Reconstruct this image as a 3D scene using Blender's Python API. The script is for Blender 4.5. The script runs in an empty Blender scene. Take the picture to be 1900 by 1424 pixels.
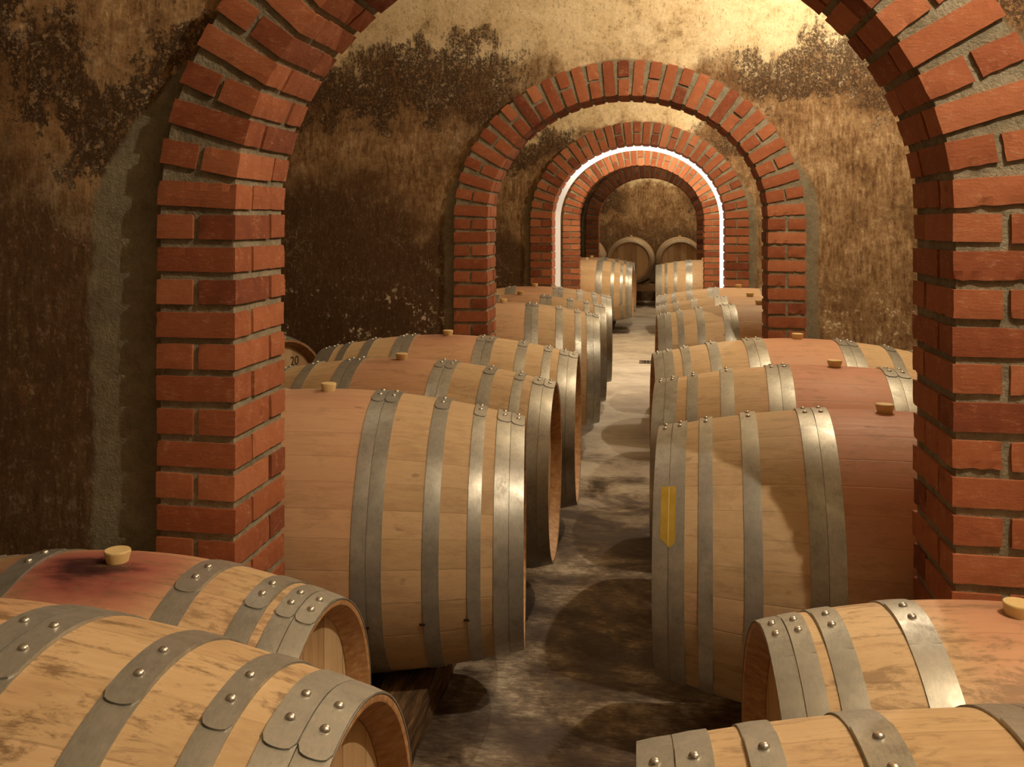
import bpy, bmesh, math, random
from math import pi, sin, cos, radians, atan, sqrt, atan2
from mathutils import Vector, Matrix, noise

random.seed(7)
S = bpy.context.scene
COL = S.collection
EYE = 1.24

# ------------------------------------------------------------ helpers
def link(name, me, mat=None, parent=None, loc=(0, 0, 0)):
    o = bpy.data.objects.new(name, me)
    COL.objects.link(o)
    if mat is not None and me is not None:
        for m in (mat if isinstance(mat, (list, tuple)) else [mat]):
            me.materials.append(m)
    if parent is not None:
        o.parent = parent
    o.location = loc
    return o

def mesh_from(bm, name, smooth=False, angle=None):
    bmesh.ops.recalc_face_normals(bm, faces=bm.faces[:])
    me = bpy.data.meshes.new(name)
    bm.to_mesh(me)
    bm.free()
    if smooth:
        me.polygons.foreach_set('use_smooth', [True] * len(me.polygons))
        if angle is not None:
            me.set_sharp_from_angle(angle=angle)
    return me

def thing(name, label, cat, loc, rz=0.0, scale=1.0, group=None):
    o = bpy.data.objects.new(name, None)
    o.empty_display_size = 0.1
    COL.objects.link(o)
    o.location = loc
    o.rotation_euler = (0, 0, rz)
    o.scale = (scale,) * 3
    o['label'] = label
    o['category'] = cat
    if group:
        o['group'] = group
    return o

def structure(name, me, mat):
    o = link(name, me, mat)
    o['kind'] = 'structure'
    return o

def box(bm, x0, x1, y0, y1, z0, z1):
    vs = [bm.verts.new((x, y, z)) for x in (x0, x1) for y in (y0, y1) for z in (z0, z1)]
    for f in ((0, 1, 3, 2), (4, 6, 7, 5), (0, 4, 5, 1), (2, 3, 7, 6), (0, 2, 6, 4), (1, 5, 7, 3)):
        bm.faces.new([vs[i] for i in f])
    return vs

def revolve(bm, prof, n=96, closed=False, matidx=None):
    """prof: list of (x, r); axis is local X."""
    rings = []
    for (x, r) in prof:
        rings.append([bm.verts.new((x, r * sin(2 * pi * k / n), r * cos(2 * pi * k / n))) for k in range(n)])
    m = len(rings)
    for i in range(m if closed else m - 1):
        a, b = rings[i], rings[(i + 1) % m]
        for k in range(n):
            f = bm.faces.new((a[k], a[(k + 1) % n], b[(k + 1) % n], b[k]))
            if matidx:
                f.material_index = matidx[i]
    return rings

# ------------------------------------------------------------ node helpers
class NT:
    def __init__(self, name):
        self.m = bpy.data.materials.new(name)
        self.m.use_nodes = True
        self.t = self.m.node_tree
        self.t.nodes.clear()
        self.out = self.t.nodes.new('ShaderNodeOutputMaterial')
        self.b = self.t.nodes.new('ShaderNodeBsdfPrincipled')
        self.t.links.new(self.b.outputs[0], self.out.inputs[0])
    def n(self, ty, **kw):
        nd = self.t.nodes.new(ty)
        for k, v in kw.items():
            setattr(nd, k, v)
        return nd
    def put(self, sock, v):
        if v is None:
            return
        if isinstance(v, bpy.types.NodeSocket):
            self.t.links.new(v, sock)
        else:
            if sock.type == 'RGBA' and len(v) == 3:
                v = (*v, 1)
            sock.default_value = v
    def math(self, op, a, b=None, c=None, clamp=False):
        nd = self.n('ShaderNodeMath', operation=op, use_clamp=clamp)
        for i, v in enumerate((a, b, c)):
            if v is not None:
                self.put(nd.inputs[i], v)
        return nd.outputs[0]
    def obj(self):
        return self.n('ShaderNodeTexCoord').outputs['Object']
    def xyz(self, v):
        nd = self.n('ShaderNodeSeparateXYZ')
        self.put(nd.inputs[0], v)
        return nd.outputs
    def vec(self, x=0.0, y=0.0, z=0.0):
        nd = self.n('ShaderNodeCombineXYZ')
        for i, v in enumerate((x, y, z)):
            self.put(nd.inputs[i], v)
        return nd.outputs[0]
    def scale(self, v, s, loc=(0, 0, 0)):
        nd = self.n('ShaderNodeMapping')
        self.put(nd.inputs[0], v)
        nd.inputs['Scale'].default_value = s
        self.put(nd.inputs['Location'], loc)
        return nd.outputs[0]
    def noise(self, v, sc, det=4, rough=.6, dist=0.0):
        nd = self.n('ShaderNodeTexNoise')
        self.put(nd.inputs['Vector'], v)
        nd.inputs['Scale'].default_value = sc
        nd.inputs['Detail'].default_value = det
        nd.inputs['Roughness'].default_value = rough
        nd.inputs['Distortion'].default_value = dist
        return nd.outputs[0]
    def ramp(self, f, stops, interp='LINEAR'):
        nd = self.n('ShaderNodeValToRGB')
        cr = nd.color_ramp
        cr.interpolation = interp
        while len(cr.elements) < len(stops):
            cr.elements.new(0.5)
        for e, (p, c) in zip(cr.elements, stops):
            e.position = p
            e.color = (c, c, c, 1) if not isinstance(c, (tuple, list)) else (*c, 1)
        self.put(nd.inputs[0], f)
        return nd.outputs[0]
    def step(self, f, a, b):
        nd = self.n('ShaderNodeMapRange', interpolation_type='SMOOTHSTEP', clamp=True)
        self.put(nd.inputs[0], f)
        self.put(nd.inputs[1], a)
        self.put(nd.inputs[2], b)
        return nd.outputs[0]
    def mix(self, f, a, b, mode='MIX'):
        nd = self.n('ShaderNodeMix', data_type='RGBA', blend_type=mode)
        self.put(nd.inputs[0], f)
        self.put(nd.inputs[6], a)
        self.put(nd.inputs[7], b)
        return nd.outputs[2]
    def bump(self, h, strength=.3, dist=.005):
        nd = self.n('ShaderNodeBump')
        nd.inputs['Strength'].default_value = strength
        nd.inputs['Distance'].default_value = dist
        self.put(nd.inputs['Height'], h)
        self.t.links.new(nd.outputs[0], self.b.inputs['Normal'])
    def fin(self, color=None, rough=None, metal=None, spec=None):
        self.put(self.b.inputs['Base Color'], color)
        self.put(self.b.inputs['Roughness'], rough)
        self.put(self.b.inputs['Metallic'], metal)
        self.put(self.b.inputs['Specular IOR Level'], spec)
        return self.m

# ------------------------------------------------------------ arch dimensions
A_IN, B_IN = 0.647, 0.574          # half span and rise of the opening
SPR = 1.258                        # springing height
BL, BH, BT = 0.1675, 0.078, 0.049  # brick length, header width, thickness
JV, PITCH = 0.0115, 0.0639
DEPTH = BH + 0.0105 + BL
PROUD = 0.040
ARCH_Y = [1.745, 4.55, 7.38, 10.21, 13.02]
ARCH_X = [-0.153, -0.140, -0.126, -0.140, -0.090]
XL, XR = -2.75, 2.55
Y_BACK = 15.35

# ------------------------------------------------------------ materials
def plaster(name, seed, light_z, band, low_z, fleck_z, side=0.0, patch=True, dark=1.0, spots=1.0, patchw=.055, bright=1.0):
    """Old limewashed plaster. Object origin sits at the arch's springing, so Z here is height over it.
    light_z: above it clean plaster; band: centre/half-height of the mould band; low_z: below it dark damp."""
    t = NT(name)
    o = t.obj()
    X, Y, Z = t.xyz(o)
    P = t.scale(o, (1, 1, 1), (seed * 3.1, seed * 1.7, seed * 2.3))
    streak = t.noise(t.scale(P, (1, 1, .20)), 52, 6, .74)
    streak2 = t.noise(t.scale(P, (1, 1, .3)), 95, 4, .7)
    big = t.noise(P, 1.5, 4, .62)
    mid = t.noise(P, 5.5, 5, .7, .3)
    fine = t.noise(P, 32, 6, .78)
    fine2 = t.noise(P, 110, 4, .7)
    zz = t.math('ADD', Z, t.math('MULTIPLY', t.math('SUBTRACT', big, .5), 0.9))
    zz = t.math('ADD', zz, t.math('MULTIPLY', t.math('SUBTRACT', mid, .5), 0.55))
    # tones of the old wash
    a = t.math('ADD', t.math('MULTIPLY', streak, .42), t.math('ADD', t.math('MULTIPLY', mid, .33), t.math('MULTIPLY', fine, .25)))
    brown = t.ramp(a, [(.39, (.10, .052, .024)), (.47, (.23, .135, .062)), (.53, (.36, .235, .12)), (.60, (.54, .39, .22))])
    cream = t.ramp(t.math('ADD', t.math('MULTIPLY', fine, .5), t.math('MULTIPLY', mid, .5)),
                   [(.36, (.40, .29, .15)), (.47, (.66, .53, .32)), (.6, (.80, .68, .45))])
    col = t.mix(t.step(zz, light_z - .12, light_z + .1), brown, cream)
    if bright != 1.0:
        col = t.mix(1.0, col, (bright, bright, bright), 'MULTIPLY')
    # mould
    grain = t.math('ADD', t.math('MULTIPLY', fine, .65), t.math('MULTIPLY', streak, .35))
    bd = t.math('ABSOLUTE', t.math('SUBTRACT', zz, band[0]))
    bm_ = t.math('SUBTRACT', 1.0, t.step(bd, band[1] * .5, band[1] * 1.2))
    offc = t.step(t.math('ABSOLUTE', X), .25, .65)
    bm_ = t.math('MULTIPLY', bm_, offc)
    thr = t.math('SUBTRACT', .575, t.math('MULTIPLY', bm_, .115))
    mould = t.step(t.math('SUBTRACT', t.math('ADD', t.math('MULTIPLY', grain, .75), t.math('MULTIPLY', mid, .25)), thr), -.032, .034)
    mould = t.math('MULTIPLY', mould, t.step(bm_, .02, .3))
    speck = t.step(t.math('ADD', t.math('MULTIPLY', fine2, .5), t.math('MULTIPLY', fine, .5)), .535, .57)
    mould = t.math('MULTIPLY', mould, t.math('SUBTRACT', 1.0, t.math('MULTIPLY', speck, .7)))
    col = t.mix(t.math('MULTIPLY', mould, .93), col, (.045, .025, .013))
    low = t.step(t.math('ADD', zz, t.math('MULTIPLY', X, side)), low_z + .28, low_z - .12)
    thr2 = t.math('SUBTRACT', .60, t.math('MULTIPLY', low, .20))
    dirt = t.math('MULTIPLY', t.step(t.math('SUBTRACT', t.math('ADD', t.math('MULTIPLY', grain, .6), t.math('MULTIPLY', mid, .4)), thr2), -.03, .07), low)
    col = t.mix(t.math('MULTIPLY', dirt, .82 * dark), col, (.078, .042, .021))
    # general blotches
    bl = t.step(t.noise(P, 3.1, 5, .75, .5), .50, .64)
    bl = t.math('MULTIPLY', bl, t.step(streak, .42, .56))
    col = t.mix(t.math('MULTIPLY', bl, t.math('SUBTRACT', .62, t.math('MULTIPLY', t.step(zz, light_z - .1, light_z + .15), .5))), col, (.085, .045, .02))
    # white flecks of salt low down
    fl = t.step(t.math('ADD', fine, t.math('MULTIPLY', t.math('SUBTRACT', mid, .5), .7)), .615, .645)
    fz = t.math('ADD', Z, t.math('MULTIPLY', t.math('SUBTRACT', mid, .5), .3))
    fm = t.math('SUBTRACT', 1.0, t.step(t.math('ABSOLUTE', t.math('SUBTRACT', fz, fleck_z)), .08, .20))
    fm = t.math('MAXIMUM', fm, .12 * spots)
    col = t.mix(t.math('MULTIPLY', t.math('MULTIPLY', fl, fm), 1.0 * spots, clamp=True), col, (.75, .66, .5))
    # thin pale cracks running down
    wv = t.n('ShaderNodeTexVoronoi', feature='DISTANCE_TO_EDGE')
    wp = t.n('ShaderNodeVectorMath', operation='ADD')
    t.put(wp.inputs[0], t.scale(P, (1, 1, .42)))
    t.put(wp.inputs[1], t.vec(t.math('MULTIPLY', mid, .25), 0.0, t.math('MULTIPLY', streak, .08)))
    t.put(wv.inputs['Vector'], wp.outputs[0])
    wv.inputs['Scale'].default_value = 4.2
    ck = t.math('MULTIPLY', t.step(wv.outputs['Distance'], .010, .002), t.step(t.noise(P, 3.7, 3, .6), .52, .60))
    ck = t.math('MULTIPLY', ck, t.step(streak2, .45, .55))
    col = t.mix(t.math('MULTIPLY', ck, .55 * spots, clamp=True), col, (.62, .52, .38))
    # grit: worn-through points, darker and lighter
    gr = t.math('ADD', t.math('MULTIPLY', fine2, .5), t.math('MULTIPLY', streak2, .5))
    col = t.mix(t.math('MULTIPLY', t.step(gr, .53, .62), .45), col, (.06, .034, .017))
    col = t.mix(t.math('MULTIPLY', t.step(gr, .46, .38), .17), col, (.72, .56, .34))
    if patch:
        # cement fillet where the brick ring was let into the plaster
        ax = t.math('ABSOLUTE', X)
        zc = t.math('MAXIMUM', Z, 0.0)
        q = t.math('SQRT', t.math('ADD', t.math('POWER', t.math('DIVIDE', X, A_IN + BL), 2.0), t.math('POWER', t.math('DIVIDE', zc, B_IN + BL), 2.0)))
        d_arch = t.math('MULTIPLY', t.math('SUBTRACT', q, 1.0), A_IN + BL)
        wob = t.math('MULTIPLY', t.math('SUBTRACT', t.noise(P, 4, 5, .7), .5), .08)
        wid = t.math('ADD', t.math('ADD', patchw, wob), t.math('MULTIPLY', t.step(Z, .0, .38), -patchw))
        pm = t.step(t.math('SUBTRACT', d_arch, wid), .012, -.008)
        cem = t.ramp(t.math('ADD', t.math('MULTIPLY', fine, .5), t.math('MULTIPLY', mid, .5)),
                     [(.35, (.15, .125, .075)), (.5, (.24, .21, .14)), (.65, (.33, .30, .21))])
        col = t.mix(pm, col, cem)
        grain = t.mix(pm, grain, fine2)
    t.bump(t.math('ADD', t.math('MULTIPLY', grain, 1.0) if not patch else grain, t.math('MULTIPLY', streak2, .3)), .55, .006)
    return t.fin(col, .9, 0.0, .2)

def concrete():
    t = NT('worn_concrete')
    o = t.obj()
    X, Y, Z = t.xyz(o)
    a = t.noise(t.scale(o, (1, 1.6, 1)), 2.4, 6, .68, .6)
    b = t.noise(o, 11, 6, .72, .3)
    c = t.noise(t.scale(o, (1, 3.2, 1)), 30, 5, .72)
    w = t.math('ADD', t.math('MULTIPLY', a, .5), t.math('ADD', t.math('MULTIPLY', b, .3), t.math('MULTIPLY', c, .2)))
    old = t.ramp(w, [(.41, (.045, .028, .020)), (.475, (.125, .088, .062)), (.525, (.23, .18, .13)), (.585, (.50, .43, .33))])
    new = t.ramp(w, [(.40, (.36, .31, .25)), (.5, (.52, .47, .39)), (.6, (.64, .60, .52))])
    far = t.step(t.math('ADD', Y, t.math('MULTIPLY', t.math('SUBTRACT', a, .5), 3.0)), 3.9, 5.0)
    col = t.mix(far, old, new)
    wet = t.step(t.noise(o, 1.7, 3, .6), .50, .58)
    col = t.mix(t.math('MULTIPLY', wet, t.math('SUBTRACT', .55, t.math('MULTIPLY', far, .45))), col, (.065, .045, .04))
    t.bump(t.math('ADD', t.math('MULTIPLY', b, .6), c), .5, .006)
    return t.fin(col, t.ramp(b, [(.4, .55), (.6, .8)]), 0.0, .35)

def brick_mat():
    t = NT('fired_clay_brick')
    o = t.obj()
    at = t.n('ShaderNodeAttribute', attribute_name='tone')
    tone = at.outputs['Fac']
    nz = t.noise(o, 26, 5, .65)
    sc = t.noise(t.scale(o, (1, 1, 3.5)), 60, 5, .7)
    v = t.math('ADD', t.math('MULTIPLY', tone, .62), t.math('MULTIPLY', nz, .38))
    col = t.ramp(v, [(.12, (.14, .036, .017)), (.36, (.28, .083, .035)), (.62, (.385, .130, .057)), (.9, (.50, .20, .098))])
    # pale bloom of dried mortar and black fire marks
    bloom = t.step(t.math('ADD', sc, t.math('MULTIPLY', t.math('SUBTRACT', nz, .5), .6)), .56, .70)
    col = t.mix(t.math('MULTIPLY', bloom, .32), col, (.56, .34, .22))
    soot = t.step(t.noise(o, 9, 6, .75), .60, .70)
    col = t.mix(t.math('MULTIPLY', soot, .45), col, (.09, .025, .012))
    t.bump(t.math('ADD', sc, t.math('MULTIPLY', t.noise(o, 160, 3, .6), .6)), .35, .003)
    return t.fin(col, .82, 0.0, .3)

def mortar_mat():
    t = NT('grey_mortar')
    o = t.obj()
    f = t.noise(o, 60, 5, .75)
    g = t.noise(o, 9, 4, .6)
    col = t.ramp(t.math('ADD', t.math('MULTIPLY', f, .5), t.math('MULTIPLY', g, .5)),
                 [(.35, (.17, .145, .095)), (.5, (.28, .25, .175)), (.65, (.40, .36, .27))])
    t.bump(t.math('ADD', f, t.math('MULTIPLY', t.noise(o, 200, 3, .6), .5)), .8, .006)
    return t.fin(col, .95, 0.0, .15)

def oak(name, rb, hl, staves=29):
    """Barrel oak. Object colour: R pink wine staining, G dark spill at the bung, B grime."""
    t = NT(name)
    o = t.obj()
    inf = t.n('ShaderNodeObjectInfo')
    rnd = inf.outputs['Random']
    oc = t.n('ShaderNodeSeparateColor')
    t.put(oc.inputs[0], inf.outputs['Color'])
    pinkA, spillA, grimeA = oc.outputs
    X, Y, Z = t.xyz(o)
    off = t.math('MULTIPLY', rnd, 41.0)
    sh = t.vec(off, t.math('MULTIPLY', rnd, 17.0), 0.0)
    P = t.n('ShaderNodeVectorMath', operation='ADD')
    t.put(P.inputs[0], o)
    t.put(P.inputs[1], sh)
    P = P.outputs[0]
    ang = t.math('ADD', t.math('DIVIDE', t.math('ARCTAN2', Y, Z), 2 * pi), .5)
    sa = t.math('ADD', t.math('MULTIPLY', ang, float(staves)), t.math('MULTIPLY', t.math('SINE', t.math('MULTIPLY', ang, 2 * pi * 3)), .35))
    idx = t.math('FLOOR', sa)
    fr = t.math('FRACT', sa)
    wn = t.n('ShaderNodeTexWhiteNoise', noise_dimensions='2D')
    t.put(wn.inputs['Vector'], t.vec(idx, off, 0.0))
    st = wn.outputs['Value']
    grain = t.noise(t.scale(P, (2.2, 34, 34)), 3.0, 6, .68, .6)
    fleck = t.noise(t.scale(P, (5, 50, 50)), 5.0, 4, .7)
    cloud = t.noise(P, 7.0, 5, .7, .4)
    v = t.math('ADD', t.math('MULTIPLY', st, .19), t.math('ADD', t.math('MULTIPLY', grain, .44), t.math('MULTIPLY', cloud, .32)))
    col = t.ramp(v, [(.24, (.40, .265, .14)), (.42, (.53, .378, .212)), (.58, (.615, .455, .268)), (.8, (.69, .54, .33))])
    ax = t.math('ABSOLUTE', X)
    # the middle staves drink the wine
    edge = t.math('ADD', ax, t.math('MULTIPLY', t.math('SUBTRACT', cloud, .5), .10))
    mid = t.step(edge, hl * .48, hl * .18)
    up = t.step(Z, -rb * .6, rb * .9)
    pk = t.math('MULTIPLY', t.math('MULTIPLY', mid, t.math('ADD', .35, t.math('MULTIPLY', up, .65))), pinkA)
    pk = t.math('MULTIPLY', pk, t.math('ADD', .55, t.math('MULTIPLY', grain, .8)), clamp=True)
    col = t.mix(pk, col, t.mix(t.math('MULTIPLY', up, .5), (.56, .30, .175), (.60, .27, .19)))
    # random pink stave here and there
    ps = t.math('MULTIPLY', t.step(st, .72, .9), t.step(cloud, .42, .6))
    col = t.mix(t.math('MULTIPLY', ps, t.math('MULTIPLY', pinkA, .35)), col, (.62, .30, .19))
    # bung spill
    dx = t.math('MULTIPLY', t.math('ADD', X, .035), .62)
    dy = t.math('ADD', Y, .03)
    dd = t.math('SQRT', t.math('ADD', t.math('MULTIPLY', dx, dx), t.math('MULTIPLY', dy, dy)))
    dd = t.math('ADD', dd, t.math('MULTIPLY', t.math('SUBTRACT', t.noise(t.scale(P, (8, 26, 26)), 1.0, 5, .7), .5), .10))
    topm = t.step(Z, 0.0, .1)
    ring_ = t.math('MULTIPLY', t.step(dd, .16, .03), topm)
    col = t.mix(t.math('MULTIPLY', ring_, t.math('MULTIPLY', t.math('ADD', spillA, .12), .75), clamp=True), col, (.25, .040, .050))
    core = t.math('MULTIPLY', t.step(dd, .062, .02), topm)
    col = t.mix(t.math('MULTIPLY', core, t.math('MULTIPLY', spillA, .95), clamp=True), col, (.035, .012, .014))
    # grime, scuffs and knots
    scuff = t.step(t.math('ADD', t.math('MULTIPLY', t.noise(t.scale(P, (7, 26, 26)), 1.6, 6, .78, .4), .6), t.math('MULTIPLY', cloud, .4)), .49, .60)
    col = t.mix(t.math('MULTIPLY', scuff, t.math('ADD', .10, t.math('MULTIPLY', grimeA, .75)), clamp=True), col, (.20, .125, .065))
    kn = t.step(t.noise(t.scale(P, (9, 20, 20)), 1.3, 2, .5), .70, .76)
    col = t.mix(t.math('MULTIPLY', kn, .4), col, (.10, .055, .03))
    sp = t.step(fleck, .68, .76)
    col = t.mix(t.math('MULTIPLY', sp, t.math('ADD', .15, t.math('MULTIPLY', grimeA, .5))), col, (.12, .07, .04))
    # joints between staves
    seam = t.math('MINIMUM', fr, t.math('SUBTRACT', 1.0, fr))
    sm = t.step(seam, .028, .006)
    col = t.mix(t.math('MULTIPLY', sm, .17), col, (.16, .085, .045))
    h = t.math('SUBTRACT', t.math('MULTIPLY', grain, .5), sm)
    t.bump(h, .22, .003)
    return t.fin(col, t.ramp(grain, [(.3, .52), (.7, .7)]), 0.0, .35)

def head_oak():
    t = NT('barrel_head_oak')
    o = t.obj()
    inf = t.n('ShaderNodeObjectInfo')
    X, Y, Z = t.xyz(o)
    s = t.math('MULTIPLY', Y, 11.0)
    idx = t.math('FLOOR', s)
    fr = t.math('FRACT', s)
    wn = t.n('ShaderNodeTexWhiteNoise', noise_dimensions='2D')
    t.put(wn.inputs['Vector'], t.vec(idx, inf.outputs['Random'], 0.0))
    g = t.noise(t.scale(o, (30, 30, 2.5)), 2.2, 5, .65, .5)
    v = t.math('ADD', t.math('MULTIPLY', wn.outputs['Value'], .4), t.math('MULTIPLY', g, .6))
    col = t.ramp(v, [(.25, (.42, .27, .14)), (.5, (.58, .40, .22)), (.75, (.70, .52, .31))])
    seam = t.step(t.math('MINIMUM', fr, t.math('SUBTRACT', 1.0, fr)), .03, .008)
    col = t.mix(t.math('MULTIPLY', seam, .6), col, (.15, .08, .04))
    t.bump(t.math('SUBTRACT', g, seam), .25, .003)
    return t.fin(col, .6, 0.0, .3)

def rim_oak():
    t = NT('bare_oak_rim')
    o = t.obj()
    g = t.noise(t.scale(o, (3, 30, 30)), 3, 5, .65)
    col = t.ramp(g, [(.35, (.36, .18, .075)), (.5, (.48, .27, .125)), (.65, (.58, .36, .18))])
    t.bump(g, .2, .003)
    return t.fin(col, .48, 0.0, .5)

def steel():
    t = NT('galvanised_steel')
    o = t.obj()
    inf = t.n('ShaderNodeObjectInfo')
    P = t.n('ShaderNodeVectorMath', operation='ADD')
    t.put(P.inputs[0], o)
    t.put(P.inputs[1], t.vec(t.math('MULTIPLY', inf.outputs['Random'], 9.0), 0.0, 0.0))
    P = P.outputs[0]
    vor = t.n('ShaderNodeTexVoronoi')
    t.put(vor.inputs['Vector'], P)
    vor.inputs['Scale'].default_value = 85
    sp = t.xyz(vor.outputs['Color'])[0]
    cl = t.noise(P, 16, 5, .68, .4)
    fi = t.noise(t.scale(P, (4, 1, 1)), 90, 4, .7)
    v = t.math('ADD', t.math('MULTIPLY', cl, .6), t.math('ADD', t.math('MULTIPLY', sp, .06), t.math('MULTIPLY', fi, .34)))
    col = t.ramp(v, [(.32, (.27, .265, .23)), (.46, (.38, .378, .34)), (.6, (.47, .468, .43)), (.72, (.58, .578, .545))])
    tone = t.math('ADD', .82, t.math('MULTIPLY', inf.outputs['Random'], .3))
    col = t.mix(1.0, col, t.vec(tone, tone, tone), 'MULTIPLY')
    t.bump(t.math('ADD', cl, t.math('MULTIPLY', fi, .3)), .05, .003)
    return t.fin(col, t.ramp(v, [(.35, .52), (.65, .34)]), .62, .5)

def simple(name, col, rough=.5, metal=0.0, nscale=40, var=.25):
    t = NT(name)
    n_ = t.noise(t.obj(), nscale, 4, .65)
    lo = tuple(c * (1 - var) for c in col)
    hi = tuple(min(1, c * (1 + var)) for c in col)
    t.bump(n_, .15, .002)
    return t.fin(t.ramp(n_, [(.35, lo), (.65, hi)]), rough, metal)

def timber_mat(name, lo, hi):
    t = NT(name)
    o = t.obj()
    g = t.noise(t.scale(o, (22, 2.0, 22)), 2.2, 6, .72, .8)
    c = t.noise(o, 7, 4, .6)
    v = t.math('ADD', t.math('MULTIPLY', g, .7), t.math('MULTIPLY', c, .3))
    col = t.ramp(v, [(.36, lo), (.5, tuple((a + b) / 2.4 for a, b in zip(lo, hi))), (.62, hi)])
    t.bump(g, .8, .01)
    return t.fin(col, .85, 0.0, .2)

M_BRICK, M_MORTAR = brick_mat(), mortar_mat()
M_STEEL = steel()
M_RIVET = simple('zinc_rivet', (.62, .60, .54), .3, .85, 60, .12)
M_HEAD, M_RIM = head_oak(), rim_oak()
M_OAK = oak('wine_stained_oak', .352, .515)
M_OAK_S = oak('small_cask_oak', .275, .33, 23)
M_BUNG = simple('beige_silicone', (.74, .56, .27), .5, 0, 20, .06)
M_BUNG.node_tree.nodes['Principled BSDF'].inputs['Subsurface Weight'].default_value = .15
M_BUNG.node_tree.nodes['Principled BSDF'].inputs['Subsurface Radius'].default_value = (.01, .006, .003)
M_NAIL = simple('rusty_iron', (.05, .03, .02), .8, .3)
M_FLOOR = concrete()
M_TIMBER = timber_mat('old_dark_timber', (.04, .026, .016), (.42, .26, .13))
M_PALE = timber_mat('pale_sawn_timber', (.30, .19, .10), (.52, .36, .20))

# ------------------------------------------------------------ the shell
def partition_mesh(w):
    """Wall slab with the arched hole; origin at the springing in the arch's middle."""
    ax_, ay = ARCH_X[w], ARCH_Y[w]
    y0, y1 = PROUD, DEPTH - PROUD
    a, b = A_IN + BL * .6, B_IN + BL * .6
    pts = [(-a, -SPR)] + [(-a * cos(t), b * sin(t)) for t in [pi * i / 48 for i in range(49)]] + [(a, -SPR)]
    top = 3.3 - SPR
    L, R = XL - .1 - ax_, XR + .1 - ax_
    bm = bmesh.new()
    outer = []
    n = len(pts)
    for i, (x, z) in enumerate(pts):
        if i == 0:
            outer.append((L, -SPR))
        elif i == n - 1:
            outer.append((R, -SPR))
        else:
            th = (i - 1) / 48
            if th < .25:
                outer.append((L, top * th / .25))
            elif th <= .75:
                outer.append((L + (R - L) * (th - .25) / .5, top))
            else:
                outer.append((R, top * (1 - th) / .25))
    vi = [[bm.verts.new((x, y, z)) for x, z in pts] for y in (y0, y1)]
    vo = [[bm.verts.new((x, y, z)) for x, z in outer] for y in (y0, y1)]
    for k in (0, 1):
        for i in range(n - 1):
            bm.faces.new((vi[k][i], vi[k][i + 1], vo[k][i + 1], vo[k][i]))
    for i in range(n - 1):
        bm.faces.new((vi[0][i], vi[0][i + 1], vi[1][i + 1], vi[1][i]))
        bm.faces.new((vo[0][i], vo[0][i + 1], vo[1][i + 1], vo[1][i]))
    for i in (0, n - 1):
        bm.faces.new((vi[0][i], vo[0][i], vo[1][i], vi[1][i]))
    return mesh_from(bm, 'partition')

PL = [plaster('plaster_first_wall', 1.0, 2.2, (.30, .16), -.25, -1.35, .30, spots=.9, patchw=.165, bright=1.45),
      plaster('plaster_second_wall', 2.0, .74, (.66, .20), -.36, -.46, .35),
      plaster('plaster_third_wall', 3.3, .70, (.62, .18), -.3, -.56, .25),
      plaster('plaster_fourth_wall', 4.1, .6, (.5, .2), .0, -.56, .2),
      plaster('plaster_fifth_wall', 5.2, .8, (.5, .2), .0, -.56, .2)]
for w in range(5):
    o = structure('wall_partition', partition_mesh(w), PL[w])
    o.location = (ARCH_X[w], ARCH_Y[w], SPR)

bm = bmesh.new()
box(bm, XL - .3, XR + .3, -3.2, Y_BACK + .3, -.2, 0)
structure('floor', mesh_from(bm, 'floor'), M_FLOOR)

M_SIDE = plaster('plaster_side_walls', 7.0, 1.6, (.5, .2), .1, -.5, 0, patch=False)
M_BACK = plaster('plaster_back_wall', 9.4, .62, (.30, .22), -.15, -2, 0, patch=False, dark=.7)
for nm, x0, x1 in (('wall_left', XL - .15, XL), ('wall_right', XR, XR + .15)):
    bm = bmesh.new()
    box(bm, x0, x1, -3.0, Y_BACK, -SPR, 2.2 - SPR)
    o = structure(nm, mesh_from(bm, nm), M_SIDE)
    o.location = (0, 0, SPR)
for nm, y0, y1 in (('wall_back', Y_BACK, Y_BACK + .15), ('wall_front', -3.15, -3.0)):
    bm = bmesh.new()
    box(bm, XL - .15, XR + .15, y0, y1, -SPR, 3.3 - SPR)
    o = structure(nm, mesh_from(bm, nm), M_BACK if nm == 'wall_back' else M_SIDE)
    o.location = (0, 0, SPR)
# barrel vault
bm = bmesh.new()
cx = (XL + XR) / 2
ha = (XR - XL) / 2
N = 40
r1, r2 = [], []
for i in range(N + 1):
    a = pi * i / N
    for lst, k in ((r1, 0.0), (r2, .12)):
        x, z = cx - (ha + k) * cos(a), 2.0 + (.95 + k) * sin(a)
        lst.append((bm.verts.new((x, -3.1, z - SPR)), bm.verts.new((x, Y_BACK + .1, z - SPR))))
for i in range(N):
    for lst in (r1, r2):
        bm.faces.new((lst[i][0], lst[i + 1][0], lst[i + 1][1], lst[i][1]))
    for e in (0, 1):
        bm.faces.new((r1[i][e], r1[i + 1][e], r2[i + 1][e], r2[i][e]))
for i in (0, N):
    bm.faces.new((r1[i][0], r1[i][1], r2[i][1], r2[i][0]))
M_VAULT = plaster('plaster_vault', 11.0, -1.0, (3.0, .1), -3.0, -3, 0, patch=False, spots=0)
o = structure('ceiling', mesh_from(bm, 'ceiling', True, radians(40)), M_VAULT)
o.location = (0, 0, SPR)

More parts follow.
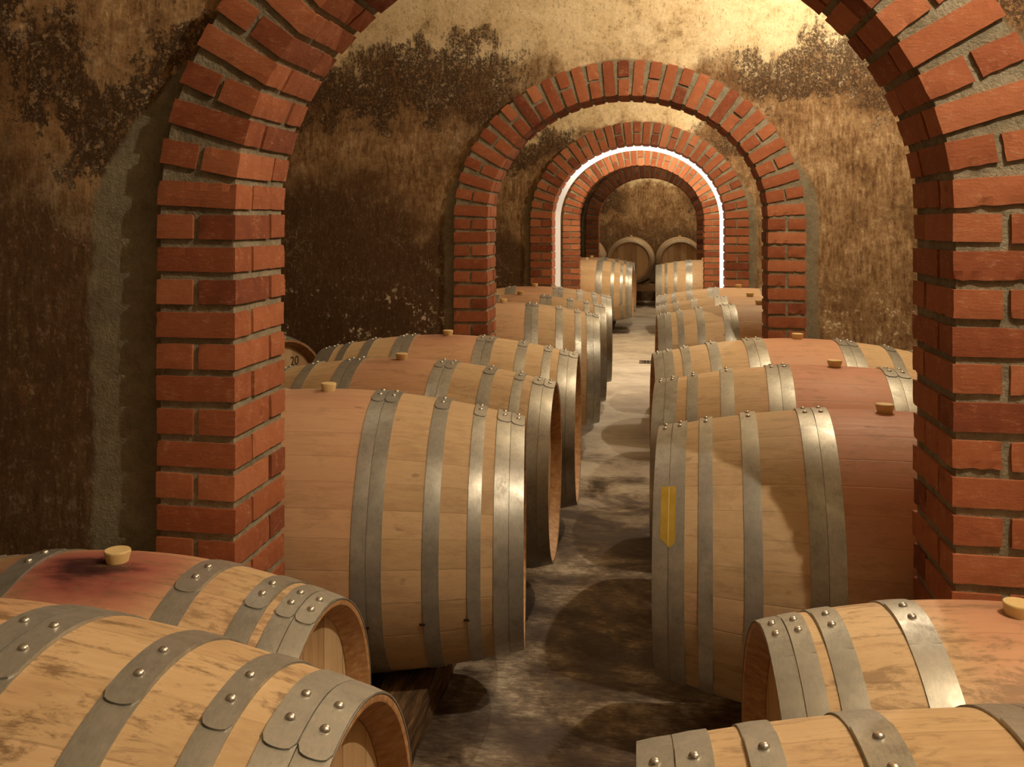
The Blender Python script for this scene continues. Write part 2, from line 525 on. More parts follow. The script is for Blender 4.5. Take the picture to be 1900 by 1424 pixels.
# ------------------------------------------------------------ brick arches
def brick(bm, lay, M, sx, sy, sz, tone, sub):
    """Box of size sx*sy*sz centred on M, faces gridded and roughened."""
    nx = max(1, int(sx / .014)) if sub else 1
    ny = max(1, int(sy / .014)) if sub else 1
    nz = max(1, int(sz / .014)) if sub else 1
    cache = {}
    seed = random.random() * 100
    rr = .0035 if sub else .0
    def V(i, j, k):
        key = (i, j, k)
        if key not in cache:
            p = Vector(((i / nx - .5) * sx, (j / ny - .5) * sy, (k / nz - .5) * sz))
            e = (i in (0, nx)) + (j in (0, ny)) + (k in (0, nz))
            if sub:
                if e >= 2:
                    c = p.copy()
                    d = Vector((-1 if i == nx else (1 if i == 0 else 0), -1 if j == ny else (1 if j == 0 else 0), -1 if k == nz else (1 if k == 0 else 0)))
                    am = .0005 + max(0, noise.noise(p * 70 + Vector((seed, 0, 0))) - .12) * rr * (1.5 if k == 0 else .7)
                    p += d * am
                n3 = noise.noise_vector(p * 45 + Vector((0, seed, 0)))
                p += n3 * .0006
            v = bm.verts.new(M @ p)
            v[lay] = tone
            cache[key] = v
        return cache[key]
    def grid(n1, n2, f):
        for a in range(n1):
            for b in range(n2):
                bm.faces.new((f(a, b), f(a + 1, b), f(a + 1, b + 1), f(a, b + 1)))
    for k in (0, nz):
        grid(nx, ny, lambda a, b: V(a, b, k))
    for j in (0, ny):
        grid(nx, nz, lambda a, b: V(a, j, b))
    for i in (0, nx):
        grid(ny, nz, lambda a, b: V(i, a, b))

def make_arch(w, label):
    ax_, ay = ARCH_X[w], ARCH_Y[w]
    root = thing('brick_arch', label, 'arch', (ax_, ay, 0), group='brick arches along the cellar')
    bm = bmesh.new()
    lay = bm.verts.layers.float.new('tone')
    sub = w <= 1
    rnd = random.Random(100 + w)
    def course(M, full):
        """M: origin on the intrados at the front face; +X outward, +Y into the wall, +Z along the course stack."""
        def one(x0, x1, y0, y1):
            jx, jy, jz = (rnd.uniform(-.0012, .0012) for _ in range(3))
            rot = Matrix.Rotation(rnd.uniform(-.010, .010), 4, 'Y') @ Matrix.Rotation(rnd.uniform(-.008, .008), 4, 'Z')
            tone = min(1, max(0, rnd.gauss(.52, .25)))
            brick(bm, lay, M @ Matrix.Translation(((x0 + x1) / 2 + jx, (y0 + y1) / 2 + jy, jz)) @ rot,
                  x1 - x0, y1 - y0, BT + rnd.uniform(-.001, .0015), tone, sub)
        h2 = BL - BH
        if full:
            one(0, BL, 0, BH)
            one(0, BH, DEPTH - BL, DEPTH)
            one(h2, BL, DEPTH - BL, DEPTH)
        else:
            one(0, BH, 0, BL)
            one(h2, BL, 0, BL)
            one(0, BL, DEPTH - BH, DEPTH)
    # piers
    k = 0
    while True:
        zt = 1.2545 - k * PITCH
        if zt - BT / 2 < 0.0:
            break
        z = zt - BT / 2
        for s in (-1, 1):
            # outward axis is s*X; keep a right-handed frame by mirroring along Z
            M = Matrix(((s, 0, 0, s * A_IN), (0, 1, 0, 0), (0, 0, s, z), (0, 0, 0, 1)))
            course(M, k % 2 == 1)
        k += 1
    # ring: 31 voussoirs equally spaced along the ellipse
    NB = 31
    P = [(-A_IN * cos(pi * i / 2000), B_IN * sin(pi * i / 2000)) for i in range(2001)]
    cum = [0]
    for i in range(2000):
        cum.append(cum[-1] + math.dist(P[i], P[i + 1]))
    tot = cum[-1]
    j = 0
    for q in range(NB):
        tgt = tot * (q + .5) / NB
        while cum[j] < tgt:
            j += 1
        t = pi * j / 2000
        x, z = -A_IN * cos(t), B_IN * sin(t)
        nx_, nz_ = -cos(t) / A_IN, sin(t) / B_IN
        l = math.hypot(nx_, nz_)
        nx_, nz_ = nx_ / l, nz_ / l
        M = Matrix(((nx_, 0, -nz_, x), (0, 1, 0, 0), (nz_, 0, nx_, z + SPR), (0, 0, 0, 1)))
        course(M, q % 2 == 0)
    me = mesh_from(bm, 'arch_bricks')
    link('bricks', me, M_BRICK, root)
    # mortar body
    r = .0065
    bm = bmesh.new()
    def outline(off):
        a, b = A_IN + off, B_IN + off
        L = [(-a, 0.0), (-a, SPR * .5)]
        L += [(-a * cos(pi * i / 60), SPR + b * sin(pi * i / 60)) for i in range(61)]
        L += [(a, SPR * .5), (a, 0.0)]
        return L
    inn, out = outline(r), outline(BL - r)
    y0, y1 = r, DEPTH - r
    vv = [[bm.verts.new((x, y, z)) for x, z in o_] for o_ in (inn, out) for y in (y0, y1)]
    ii0, ii1, oo0, oo1 = vv
    for i in range(len(inn) - 1):
        for a_, b_ in ((ii0, oo0), (ii1, oo1), (ii0, ii1), (oo0, oo1)):
            bm.faces.new((a_[i], a_[i + 1], b_[i + 1], b_[i]))
    for i in (0, len(inn) - 1):
        bm.faces.new((ii0[i], ii1[i], oo1[i], oo0[i]))
    link('mortar', mesh_from(bm, 'arch_mortar'), M_MORTAR, root)
    return root

ARCH_LABELS = [
    'large red brick arch nearest the viewer, its crown cut off by the top edge',
    'second red brick arch, its whole crown in view above the six barrels before it',
    'third red brick arch, the one lined inside with the bright white lining',
    'fourth brick arch, brightly lit pale orange, just inside the bright white lining',
    'smallest and farthest brick arch, dim, in front of the barrels seen head-on']
for w in range(5):
    make_arch(w, ARCH_LABELS[w])

# lit plaster lining behind the third arch, its brightness painted as emission
def emis(name, col, st):
    t = NT(name)
    t.b.inputs['Emission Color'].default_value = (*col, 1)
    t.b.inputs['Emission Strength'].default_value = st
    return t.fin((.8, .78, .74), .5)
lt = thing('glowing_arch_lining', 'white plaster lining of the third brick arch, made to glow as if strongly lit', 'light', (ARCH_X[2], ARCH_Y[2] + DEPTH, 0))
tl = NT('glowing_plaster')
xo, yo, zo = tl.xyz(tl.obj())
gl = tl.step(tl.math('ADD', xo, tl.math('MULTIPLY', tl.math('MAXIMUM', tl.math('SUBTRACT', zo, SPR), 0.0), .35)), -.62, -.12)  # painted falloff: the plaster glows dimmer at the lower left
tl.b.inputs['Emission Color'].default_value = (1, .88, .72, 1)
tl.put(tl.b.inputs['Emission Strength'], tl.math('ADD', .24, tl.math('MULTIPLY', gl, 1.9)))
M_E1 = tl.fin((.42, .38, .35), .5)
M_WH = simple('white_lining_back', (.7, .66, .6), .5)
def band(n0, n1, o0, o1, ylen, y_off=.01):
    pts = [(-1, 0.0), (-1, SPR * .5)] + [(i, None) for i in range(61)] + [(1, SPR * .5), (1, 0.0)]
    def at(p, off):
        a, b = A_IN + off, B_IN + off
        if p[1] is not None:
            return (p[0] * a, p[1])
        return (-a * cos(pi * p[0] / 60), SPR + b * sin(pi * p[0] / 60))
    sel = pts[n0:n1]
    bm = bmesh.new()
    rows = [[bm.verts.new((at(p, off)[0], y, at(p, off)[1])) for p in sel] for off, y in ((o0, y_off), (o0, ylen), (o1, ylen), (o1, y_off))]
    for i in range(len(sel) - 1):
        for r_ in range(4):
            a, b = rows[r_], rows[(r_ + 1) % 4]
            bm.faces.new((a[i], a[i + 1], b[i + 1], b[i]))
    for i in (0, len(sel) - 1):
        bm.faces.new([rows[r_][i] for r_ in range(4)])
    return mesh_from(bm, 'band')
link('lining_face', band(0, 65, .004, .016, .47), M_E1, lt)
link('lining_back', band(0, 65, .017, .04, .47), M_WH, lt)  # backing added behind the glowing lining

# ------------------------------------------------------------ barrels
HOOPS = [  # outer fraction, inner fraction (of half length)
    (1.0, .934), (.932, .866), (.81, .751), (.628, .556), (.378, .311), (.309, .243)]
HOOPS_S = [(1.0, .912), (.908, .826), (.785, .685), (.485, .362)]

def rad(x, hl, rb, rh):
    t = x / hl
    return rb - (rb - rh) * t * t

def hoop_mesh(x0, x1, hl, rb, rh, side, th_end, n=96):
    """steel strip between x0<x1 on the +x side (side=1) or mirrored, with a riveted lap over the top."""
    bm = bmesh.new()
    tk = .0022
    xs = [x0, (x0 + x1) / 2, x1]
    r_in = [rad(x, hl, rb, rh) + .0002 for x in xs]
    # a hoop is a cone: only its leading edge hugs the staves
    prof = [(xs[0], r_in[0]), (xs[2], r_in[2]), (xs[2], r_in[2] + tk), (xs[1], (r_in[0] + r_in[2]) / 2 + tk + .0006), (xs[0], r_in[0] + tk)]
    revolve(bm, [(side * x, r) for x, r in prof], n, closed=True)
    # lap
    L = 40
    W = 8
    tops, bots = [], []
    th0 = radians(16)
    w = x1 - x0
    for j in range(W + 1):
        f = j / W
        x = x0 + w * (.01 + .98 * f)
        r = r_in[0] + (r_in[2] - r_in[0]) * f + tk
        u = abs(2 * f - 1)
        endang = th_end - (w * .42 / rb) * (1 - sqrt(max(0, 1 - u ** 2.6)))
        ct, cb = [], []
        for i in range(L + 1):
            a = th0 - (th0 + endang) * i / L
            lift = .0003 + .0021 * min(1, i / (L * .35))
            for lst, rr in ((ct, r + lift), (cb, r - .0006)):
                lst.append(bm.verts.new((side * x, side * rr * sin(a), rr * cos(a))))
        tops.append(ct)
        bots.append(cb)
    for j in range(W):
        for i in range(L):
            bm.faces.new((tops[j][i], tops[j][i + 1], tops[j + 1][i + 1], tops[j + 1][i]))
        bm.faces.new((tops[j][L], tops[j + 1][L], bots[j + 1][L], bots[j][L]))
    for j in (0, W):
        for i in range(L):
            bm.faces.new((tops[j][i], tops[j][i + 1], bots[j][i + 1], bots[j][i]))
    return mesh_from(bm, 'hoop', True, radians(35))

def rivet_mesh(r):
    bm = bmesh.new()
    rings = []
    n = 16
    for (h, q) in ((-.002, 1.0), (0, 1.0), (.35 * r, .93), (.62 * r, .72), (.78 * r, .40)):
        rings.append([bm.verts.new((q * r * cos(2 * pi * k / n), q * r * sin(2 * pi * k / n), h)) for k in range(n)])
    for a, b in zip(rings, rings[1:]):
        for k in range(n):
            bm.faces.new((a[k], a[(k + 1) % n], b[(k + 1) % n], b[k]))
    c = bm.verts.new((0, 0, .83 * r))
    for k in range(n):
        bm.faces.new((rings[-1][k], rings[-1][(k + 1) % n], c))
    return mesh_from(bm, 'rivet', True)

def bung_mesh(r0=.0165, r1=.0205, h=.021):
    bm = bmesh.new()
    n = 40
    prof = [(-.012, r0 * .95), (0, r0), (h * .82, r1), (h * .95, r1 * .985), (h, r1 * .94), (h * .97, r1 * .6), (h * .96, .0005)]
    rings = [[bm.verts.new((r * cos(2 * pi * k / n), r * sin(2 * pi * k / n), z)) for k in range(n)] for z, r in prof]
    for a, b in zip(rings, rings[1:]):
        for k in range(n):
            bm.faces.new((a[k], a[(k + 1) % n], b[(k + 1) % n], b[k]))
    bm.faces.new(rings[-1])
    bm.faces.new(rings[0][::-1])
    return mesh_from(bm, 'bung', True, radians(50))

MESHES = {}
def build_barrel(kind):
    """Meshes of one kind of barrel, as (name, mesh, location, rotation, [sub-parts])."""
    if kind == 'barrique':
        hl, rb, rh, hoops, oakm, rv, th = .515, .352, .283, HOOPS, M_OAK, .0057, radians(13)
    else:
        hl, rb, rh, hoops, oakm, rv, th = .345, .275, .226, HOOPS_S, M_OAK_S, .0062, radians(13.5)
    bm = bmesh.new()
    n = 116
    NX = 40
    prof = [(-hl + 2 * hl * i / NX, rad(-hl + 2 * hl * i / NX, hl, rb, rh)) for i in range(NX + 1)]
    prof[0] = (-hl + .001, rad(hl, hl, rb, rh))
    prof[-1] = (hl - .001, rad(hl, hl, rb, rh))
    wall = .022
    inner = [(hl - .0005, rh - .003), (hl - .002, rh - .008), (hl - .034, rh - wall - .004), (hl - .06, rh - wall)]
    full = [(-x, r) for x, r in inner[::-1]] + prof + inner
    idx = [1] * 4 + [0] * NX + [1] * 4
    revolve(bm, full, n, matidx=idx)
    body = mesh_from(bm, 'barrel_staves', True, radians(30))
    body.materials.append(oakm)
    body.materials.append(M_RIM)
    parts = [('body', body, (0, 0, rb), (0, 0, 0), [])]
    # heads
    for s in (1, -1):
        bm = bmesh.new()
        x = s * (hl - .036)
        R = rh - wall + .004
        m = 60
        a = [bm.verts.new((x, R * cos(2 * pi * k / m), R * sin(2 * pi * k / m))) for k in range(m)]
        b = [bm.verts.new((x - s * .02, R * cos(2 * pi * k / m), R * sin(2 * pi * k / m))) for k in range(m)]
        bm.faces.new(a)
        bm.faces.new(b[::-1])
        for k in range(m):
            bm.faces.new((a[k], a[(k + 1) % m], b[(k + 1) % m], b[k]))
        me = mesh_from(bm, 'barrel_head')
        me.materials.append(M_HEAD)
        parts.append(('head', me, (0, 0, rb), (0, 0, 0), []))
    rm = rivet_mesh(rv)
    rm.materials.append(M_RIVET)
    bm = bmesh.new()
    box(bm, -.0065, .0065, -.0025, .0025, -.001, .003)
    nm = mesh_from(bm, 'nail')
    nm.materials.append(M_NAIL)
    for s in (1, -1):
        for hi, (f1, f0) in enumerate(hoops):
            x0, x1 = f0 * hl, f1 * hl
            me = hoop_mesh(x0, x1, hl, rb, rh, s, th)
            me.materials.append(M_STEEL)
            subs = []
            xm = (x0 + x1) / 2
            rr = rad(xm, hl, rb, rh) + .0044
            slope = atan((rad(x0, hl, rb, rh) - rad(x1, hl, rb, rh)) / (x1 - x0))
            for a in (radians(-3.5), radians(5.2)):
                subs.append(('rivet', rm, (s * xm, -s * rr * sin(a), rr * cos(a)), (s * a, s * slope, 0)))
            if hi in (2, 3, 4):
                a = radians(112)
                r2 = rad(x0, hl, rb, rh) + .001
                subs.append(('nail', nm, (s * (x0 - .002), -s * r2 * sin(a), r2 * cos(a)), (s * a, 0, 0)))
            parts.append(('hoop', me, (0, 0, rb), (0, 0, 0), subs))
    bmn = bung_mesh() if kind == 'barrique' else bung_mesh(.0165, .0205, .019)
    bmn.materials.append(M_BUNG)
    parts.append(('bung', bmn, (0, 0, 2 * rb - .001), (0, 0, 0), []))
    return parts, rb

for kd in ('barrique', 'small'):
    MESHES[kd] = build_barrel(kd)

def place_barrel(kind, x, y, h_axis, yaw, k, label, group, colour=(.5, 0, .3), rivets=True, name='wine_barrel', fixrot=None, roll=0.0):
    parts, rb = MESHES[kind]
    root = thing(name, label, 'barrel', (x, y, EYE - h_axis - rb * k), yaw, k, group)
    for (nm, me, loc, rot, subs) in parts:
        o = bpy.data.objects.new(nm, me)
        COL.objects.link(o)
        o.parent = root
        o.location = loc
        if roll:
            o.rotation_euler = (roll, 0, 0)
            if nm == 'bung':
                o.location = (0, -rb * sin(roll), rb + rb * cos(roll))
        o.color = (*colour, 1)
        if rivets:
            for (n2, m2, l2, r2) in subs:
                c = bpy.data.objects.new(n2, m2)
                COL.objects.link(c)
                c.parent = o
                c.location = l2
                c.rotation_euler = r2
    return root

G1 = None
B = {}
def bl(key, *a, **kw):
    B[key] = place_barrel(*a, **kw)

LG = 'oak wine barrels lying in the left row'
RG = 'oak wine barrels lying in the right row'
bl('FL1', 'barrique', -.812 * .91, .905 * .91, .784 * .91, .018, .91, 'large oak barrel filling the bottom left corner, grey hoops with big rivets', LG, (.35, 0, 1.1))
bl('FL2', 'small', -.829 * 1.045, 1.376 * 1.045, .809 * 1.045, -.011, 1.045, 'pink stained barrel with a dark wine spill round its bung, before the left brick pier', LG, (.75, 1.0, .75))
bl('L1', 'barrique', -.839, 2.402, .795, .12, 1.0, 'barrel just behind the left pier of the nearest arch, shiny chime hoops', LG, (.45, .12, .2))
bl('L2', 'barrique', -.83, 3.11, .812, .024, 1.0, 'second barrel behind the left pier of the nearest arch, middle of three', LG, (.5, .2, .35))
bl('L3', 'barrique', -.804 * 1.026, 3.726 * 1.026, .802 * 1.026, .031, 1.026, 'third barrel behind the left pier, shown from end to end before the second arch', LG, (.5, .35, .2))
bl('L4', 'barrique', -.807, 5.168, .79, .09, 1.0, 'left row barrel just past the left pier of the second arch, nearest of its three', LG, (.3, .1, .2))
bl('L5', 'barrique', -.806 * 1.01, 5.89, .797 * 1.01, .09, 1.01, 'left row barrel between two others beyond the second arch', LG, (.4, .1, .3))
bl('L6', 'barrique', -.803 * 1.01, 6.61, .794 * 1.01, .08, 1.01, 'left row barrel right in front of the white-lined third arch', LG, (.5, .2, .2))
bl('L7', 'barrique', -.745, 10.84, .775, -.03, 1.0, 'far left barrel beyond the fourth arch, with bright yellow staves and gleaming hoops', LG, (.12, .1, .1))
bl('L8', 'barrique', -.735, 11.56, .775, -.03, 1.0, 'far left barrel mostly hidden, only its rim showing behind the bright yellow one', LG, (.2, .1, .1))
bl('FR2', 'barrique', .499 * .92, .872 * .92, .784 * .92, pi + .016, .92, 'large pale barrel cut off by the bottom edge at the lower right', RG, (.1, 0, .75))
bl('FR1', 'small', .50, 1.465, .825, pi + .05, 1.0, 'scuffed barrel before the right brick pier with a beige bung at the right edge', RG, (.6, .25, .8))
bl('R1', 'barrique', .524, 2.368, .794, pi - .054, 1.0, 'barrel behind the right pier of the nearest arch with yellow tape on its hoops', RG, (1.0, .18, .25))
bl('R2', 'barrique', .516 * 1.05, 3.098, .775 * 1.05, pi - .052, 1.05, 'second barrel behind the right pier, pink middle, between two others', RG, (1.0, .1, .3))
bl('R3', 'barrique', .509 * 1.055, 3.842, .776 * 1.055, pi + .045, 1.055, 'third barrel behind the right pier, shown from end to end before the second arch', RG, (.75, .1, .2))
bl('R4', 'barrique', .528 * 1.012, 5.168, .774 * 1.012, pi + .026, 1.012, 'right row barrel just past the right pier of the second arch, nearest of its three', RG, (.25, .0, .2))
bl('R5', 'barrique', .525 * 1.06, 5.900, .769 * 1.06, pi - .026, 1.06, 'right row barrel between two others beyond the second arch', RG, (.3, .0, .2))
bl('R6', 'barrique', .527 * 1.05, 6.646, .771 * 1.05, pi - .025, 1.05, 'right row barrel right in front of the white-lined third arch', RG, (.25, .1, .2))
bl('R7', 'barrique', .53, 10.86, .77, pi - .01, 1.0, 'far right barrel beyond the fourth arch, ending at the bright brick pier', RG, (.2, .1, .2))
bl('LL', 'barrique', -1.99, 3.93, .775, -.33, 1.0, 'barrel end with a handwritten number, peeping out beside the left brick pier', None, (.3, .1, .3))
BG = 'barrels stacked head-on against the back wall'
for kx, lb in ((-.34, 'barrel seen head-on at the back, middle of three, in the gap between the rows'),
               (.37, 'rightmost of the three barrels seen head-on at the back'),
               (-1.05, 'leftmost head-on barrel at the back, a sliver beside the farthest brick arch')):
    bl('B%.2f' % kx, 'barrique', kx, 14.55, .572, pi / 2 + .0, 1.0, lb, BG, (.1, 0, .5), rivets=False)

# yellow tape on R1's chime hoops (its camera side)
def patch_mesh(x0, x1, a0, a1, lift, hl=.515, rb=.352, rh=.283, side=1, taper=True):
    bm = bmesh.new()
    NA, NX_ = 20, 8
    g = []
    for i in range(NA + 1):
        a = a0 + (a1 - a0) * i / NA
        row = []
        for j in range(NX_ + 1):
            f = j / NX_
            aa = a
            if taper and i == NA:
                aa = a + (a1 - a0) * (.10 * sin(pi * min(1, f * 1.15)) + (.03 if f < .5 else 0))
            x = x0 + (x1 - x0) * f
            r = rad(x, hl, rb, rh) + lift
            row.append(bm.verts.new((x, side * r * sin(aa), r * cos(aa))))
        g.append(row)
    fs = []
    for i in range(NA):
        for j in range(NX_):
            fs.append(bm.faces.new((g[i][j], g[i + 1][j], g[i + 1][j + 1], g[i][j + 1])))
    bmesh.ops.recalc_face_normals(bm, faces=bm.faces[:])
    bmesh.ops.solidify(bm, geom=fs, thickness=.0006)
    return mesh_from(bm, 'tape')
t = NT('yellow_tape')
oo = t.obj()
X_, Y_, Z_ = t.xyz(oo)
fold = t.step(t.math('ABSOLUTE', t.math('SUBTRACT', X_, .4805)), .0016, .0006)
nn = t.noise(oo, 30, 3, .6)
colr = t.mix(t.math('MULTIPLY', fold, .6), t.ramp(nn, [(.3, (.42, .27, .035)), (.7, (.52, .36, .06))]), (.75, .62, .30))
M_TAPE = t.fin(colr, .35)
tp = link('tape', patch_mesh(.466, .498, radians(46), radians(69), .0032), M_TAPE, B['R1'], (0, 0, .352))
tp['label'] = 'strip of yellow tape'

# number on the end of the barrel behind the left pier
cu = bpy.data.curves.new('number_text', 'FONT')
cu.body = '20'
cu.size = .055
cu.extrude = .0006
cu.align_x = 'CENTER'
tmp = bpy.data.objects.new('tmp_number', cu)
COL.objects.link(tmp)
dg = bpy.context.evaluated_depsgraph_get()
me = bpy.data.meshes.new_from_object(tmp.evaluated_get(dg))
bpy.data.objects.remove(tmp)
num = link('number_marking', me, simple('black_marker', (.03, .02, .02), .7), B['LL'], (.4795, .10, .352 + .165))
num.rotation_euler = (pi / 2, 0, pi / 2)

# ------------------------------------------------------------ timbers under the rows
def timber_mesh(w, h, y0, y1, seed):
    bm = bmesh.new()
    n = max(4, int((y1 - y0) / .06))
    m = 10
    rows = []
    for i in range(n + 1):
        y = y0 + (y1 - y0) * i / n
        row = []
        for k in range(m * 4):
            sd, f = divmod(k, m)
            f = f / m
            c = [(-w / 2, 0), (w / 2, 0), (w / 2, h), (-w / 2, h), (-w / 2, 0)]
            x = c[sd][0] + (c[sd + 1][0] - c[sd][0]) * f
            z = c[sd][1] + (c[sd + 1][1] - c[sd][1]) * f
            p = Vector((x, y, z))
            nv = noise.noise_vector(p * 14 + Vector((seed, 0, 0))) * .006
            nv2 = noise.noise_vector(Vector((x * 40, y * 3, z * 40 + seed))) * .003
            q = p + nv + nv2
            q.z = max(0.0, min(q.z, h))
            row.append(bm.verts.new(q))
        rows.append(row)
    for a, b in zip(rows, rows[1:]):
        for k in range(m * 4):
            bm.faces.new((a[k], a[(k + 1) % (m * 4)], b[(k + 1) % (m * 4)], b[k]))
    bm.faces.new(rows[0][::-1])
    bm.faces.new(rows[-1])
    return mesh_from(bm, 'timber')

def timber(x, y0, y1, h, label, w=.115, rz=0.0, seed=0, mat=None):
    me = timber_mesh(w, h, 0, y1 - y0, seed + x)
    o = link('timber_beam', me, mat or M_TIMBER, None, (x, y0, 0))
    o.rotation_euler = (0, 0, rz)
    o['label'] = label
    o['category'] = 'beam'
    o['kind'] = 'thing'
    o['group'] = 'timbers carrying the barrel rows'
    return o

timber(-.52, .50, 1.12, .212, 'high timber under the big barrel at the bottom left, by the aisle', seed=5, w=.1)
timber(-.96, .50, 1.12, .212, 'high timber under the big barrel at the bottom left, outer side', seed=6, w=.1)
timber(-.67, 1.18, 1.68, .114, 'timber under the wine-spilled barrel at the left, by the aisle', seed=7, w=.1)
timber(-1.07, 1.18, 1.68, .114, 'timber under the wine-spilled barrel at the left, outer side', seed=8, w=.1)
timber(.24, .50, 1.12, .202, 'high timber under the big barrel at the lower right edge, by the aisle', seed=25, w=.1)
timber(.68, .50, 1.12, .202, 'high timber under the big barrel at the lower right edge, outer side', seed=26, w=.1)
timber(.30, 1.20, 1.68, .146, 'timber under the scuffed barrel before the right pier, by the aisle', seed=27, w=.1)
timber(.70, 1.20, 1.68, .146, 'timber under the scuffed barrel before the right pier, outer side', seed=28, w=.1)
timber(-.60, 1.80, 2.74, .104, 'split dark timber with a pale streak under the nearest barrel behind the left pier', seed=1)
BLK = [('L1', -1.08, 2.10, 2.72, .102, 'nearest barrel behind the left pier'),
       ('L2', None, 2.78, 3.44, .086, 'middle barrel of three behind the left pier'),
       ('L3', None, 3.50, 4.20, .066, 'left barrel nearest before the second arch'),
       ('R1', None, 2.07, 2.70, .104, 'barrel with yellow tape'),
       ('R2', None, 2.76, 3.44, .067, 'middle barrel of three behind the right pier'),
       ('R3', None, 3.50, 4.22, .060, 'right barrel nearest before the second arch'),
       ('L4', None, 4.90, 5.46, .107, 'first left barrel past the second arch'),
       ('L5', None, 5.58, 6.20, .089, 'second left barrel past the second arch'),
       ('L6', None, 6.28, 6.95, .092, 'third left barrel past the second arch'),
       ('R4', None, 4.90, 5.46, .111, 'first right barrel past the second arch'),
       ('R5', None, 5.60, 6.22, .062, 'second right barrel past the second arch'),
       ('R6', None, 6.30, 6.98, .071, 'third right barrel past the second arch')]
for n_, (key, xo_, y0, y1, hh, what) in enumerate(BLK):
    bx = B[key].location.x
    sg = 1 if bx < 0 else -1
    for side_, dx in (('by the aisle', .235 * sg), ('on its outer side', -.235 * sg)):
        if key == 'L1' and dx > 0:
            continue
        timber(bx + dx, y0, y1, hh, 'timber under the ' + what + ', ' + side_, seed=30 + n_)
for x, sd in ((-.52, 13), (.30, 14), (-.98, 15), (.76, 16)):
    timber(x, 10.52, 12.0 if x < 0 else 11.3, .112, 'timber under the far %s barrels past the fourth arch, %s' % ('left' if x < 0 else 'right', 'by the aisle' if abs(x) < .55 else 'by the outer ends'), seed=sd)
timber(-1.86, 3.5, 4.35, .09, 'timber under the numbered barrel beside the left pier, by its head', seed=17)
timber(-2.30, 3.5, 4.35, .09, 'timber under the numbered barrel beside the left pier, by the wall', seed=18)

# rack at the back
rk = thing('barrel_rack', 'low timber rack of pale rails under the head-on barrels at the back', 'rack', (-.3, 14.25, 0))
def rbox(name, x0, x1, y0, y1, z0, z1, mat):
    bm = bmesh.new()
    box(bm, x0, x1, y0, y1, z0, z1)
    bmesh.ops.bevel(bm, geom=bm.edges[:], offset=.004, segments=1, affect='EDGES')
    return link(name, mesh_from(bm, name), mat, rk)
rbox('front_rail', -1.45, 1.35, -.02, .06, .225, .334, M_PALE)
rbox('rear_rail', -1.45, 1.35, .55, .63, .225, .334, M_PALE)
for x in (-1.35, -.45, .45, 1.25):
    for y in (.0, .57):
        rbox('post', x - .05, x + .05, y - .03 + .01, y + .04, 0, .225, M_TIMBER)
for x in (-1.4, 1.3):
    rbox('cross_bearer', x - .04, x + .04, .06, .55, .16, .235, M_TIMBER)
# cradle blocks holding the round bilges
for x in (-1.05 - .22, -1.05 + .22, -.34 - .22, -.34 + .22, .37 - .22, .37 + .22):
    for y in (-.0, .57):
        bm = bmesh.new()
        s = -1 if (x < -1.05 or (-.7 < x < -.34) or (0 < x < .37)) else 1
        lo, hi = (.0, .0)
        vs = [(x + .3 - .05 * 1, 0), (x + .3 + .05, 0), (x + .3 + s * .05, .05)]
        a = [bm.verts.new((p[0], y, .334 + p[1])) for p in vs]
        b = [bm.verts.new((p[0], y + .05, .334 + p[1])) for p in vs]
        bm.faces.new(a)
        bm.faces.new(b[::-1])
        for i in range(3):
            bm.faces.new((a[i], a[(i + 1) % 3], b[(i + 1) % 3], b[i]))
        link('wedge', mesh_from(bm, 'wedge'), M_PALE, rk)

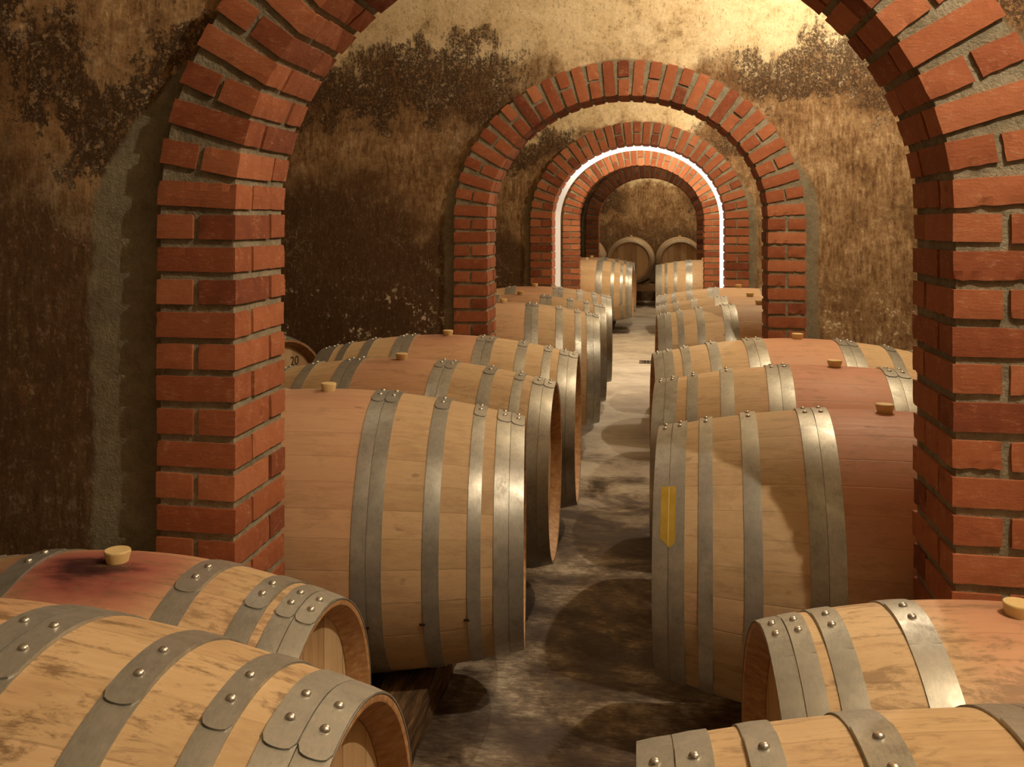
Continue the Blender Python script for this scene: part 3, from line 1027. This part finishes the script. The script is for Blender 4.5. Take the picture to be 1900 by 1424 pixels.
# floor drain
dr = thing('floor_drain', 'small slotted iron drain grate in the aisle floor', 'drain', (.02, 8.62, 0))
M_IRON = simple('drain_iron', (.16, .12, .09), .6, .5)
bm = bmesh.new()
box(bm, -.13, .13, -.075, .075, .0002, .002)  # flat black plate painted for the shade inside the drain
link('sump_shade', mesh_from(bm, 'sump_shade'), simple('black_sump_shade', (.008, .006, .005), .9), dr)
bm = bmesh.new()
for (x0, x1, y0, y1) in ((-.15, .15, -.09, -.072), (-.15, .15, .072, .09), (-.15, -.132, -.072, .072), (.132, .15, -.072, .072)):
    box(bm, x0, x1, y0, y1, .0, .005)
link('frame', mesh_from(bm, 'dframe'), M_IRON, dr)
bm = bmesh.new()
for i in range(9):
    x = -.132 + .0147 + i * .0294
    box(bm, x - .005, x + .005, -.072, .072, .002, .0048)
link('grate', mesh_from(bm, 'dgrate'), M_IRON, dr)

# ------------------------------------------------------------ lamps and an added fill
def lamp(x, y, z, w, col=(1, .825, .61), r=.012):
    l = bpy.data.lights.new('cellar_or_fill_lamp', 'POINT')
    l.energy = w
    l.color = col
    l.shadow_soft_size = r
    o = bpy.data.objects.new('cellar_or_fill_lamp', l)
    COL.objects.link(o)
    o.location = (x, y, z)
    return o
lamp(.99, 1.0, 2.57, 88)
lamp(.89, -1.3, 2.49, 6)  # unseen fill lamp added behind the camera to brighten the foreground
lamp(.80, 3.72, 2.56, 66)
lamp(-1.1, 3.1, 2.5, 4)
lamp(.80, 6.55, 2.56, 66)
lamp(.3, 9.1, 2.6, 130)
lamp(.4, 11.8, 2.6, 16)
lamp(.4, 14.1, 2.62, 50)

W = bpy.data.worlds.new('world')
S.world = W
W.use_nodes = True
W.node_tree.nodes['Background'].inputs[0].default_value = (1, .75, .5, 1)
W.node_tree.nodes['Background'].inputs[1].default_value = 0.0

# ------------------------------------------------------------ camera
PSI = atan((1214 - 865) / 1780)
cd = bpy.data.cameras.new('camera')
cd.sensor_fit = 'HORIZONTAL'
cd.sensor_width = 36
cd.lens = 1780 / 1900 * 36
cd.shift_x = (950 - 865) / 1900
cd.shift_y = (412 - 712) / 1900
cd.clip_start = .05
cam = bpy.data.objects.new('camera', cd)
COL.objects.link(cam)
cam.location = (0, 0, EYE)
cam.rotation_euler = (pi / 2, 0, PSI)
S.camera = cam
vs = S.view_settings
vs.view_transform = 'Standard'
vs.look = 'None'
vs.gamma = 1
vs.exposure = 0
vs.use_curve_mapping = False
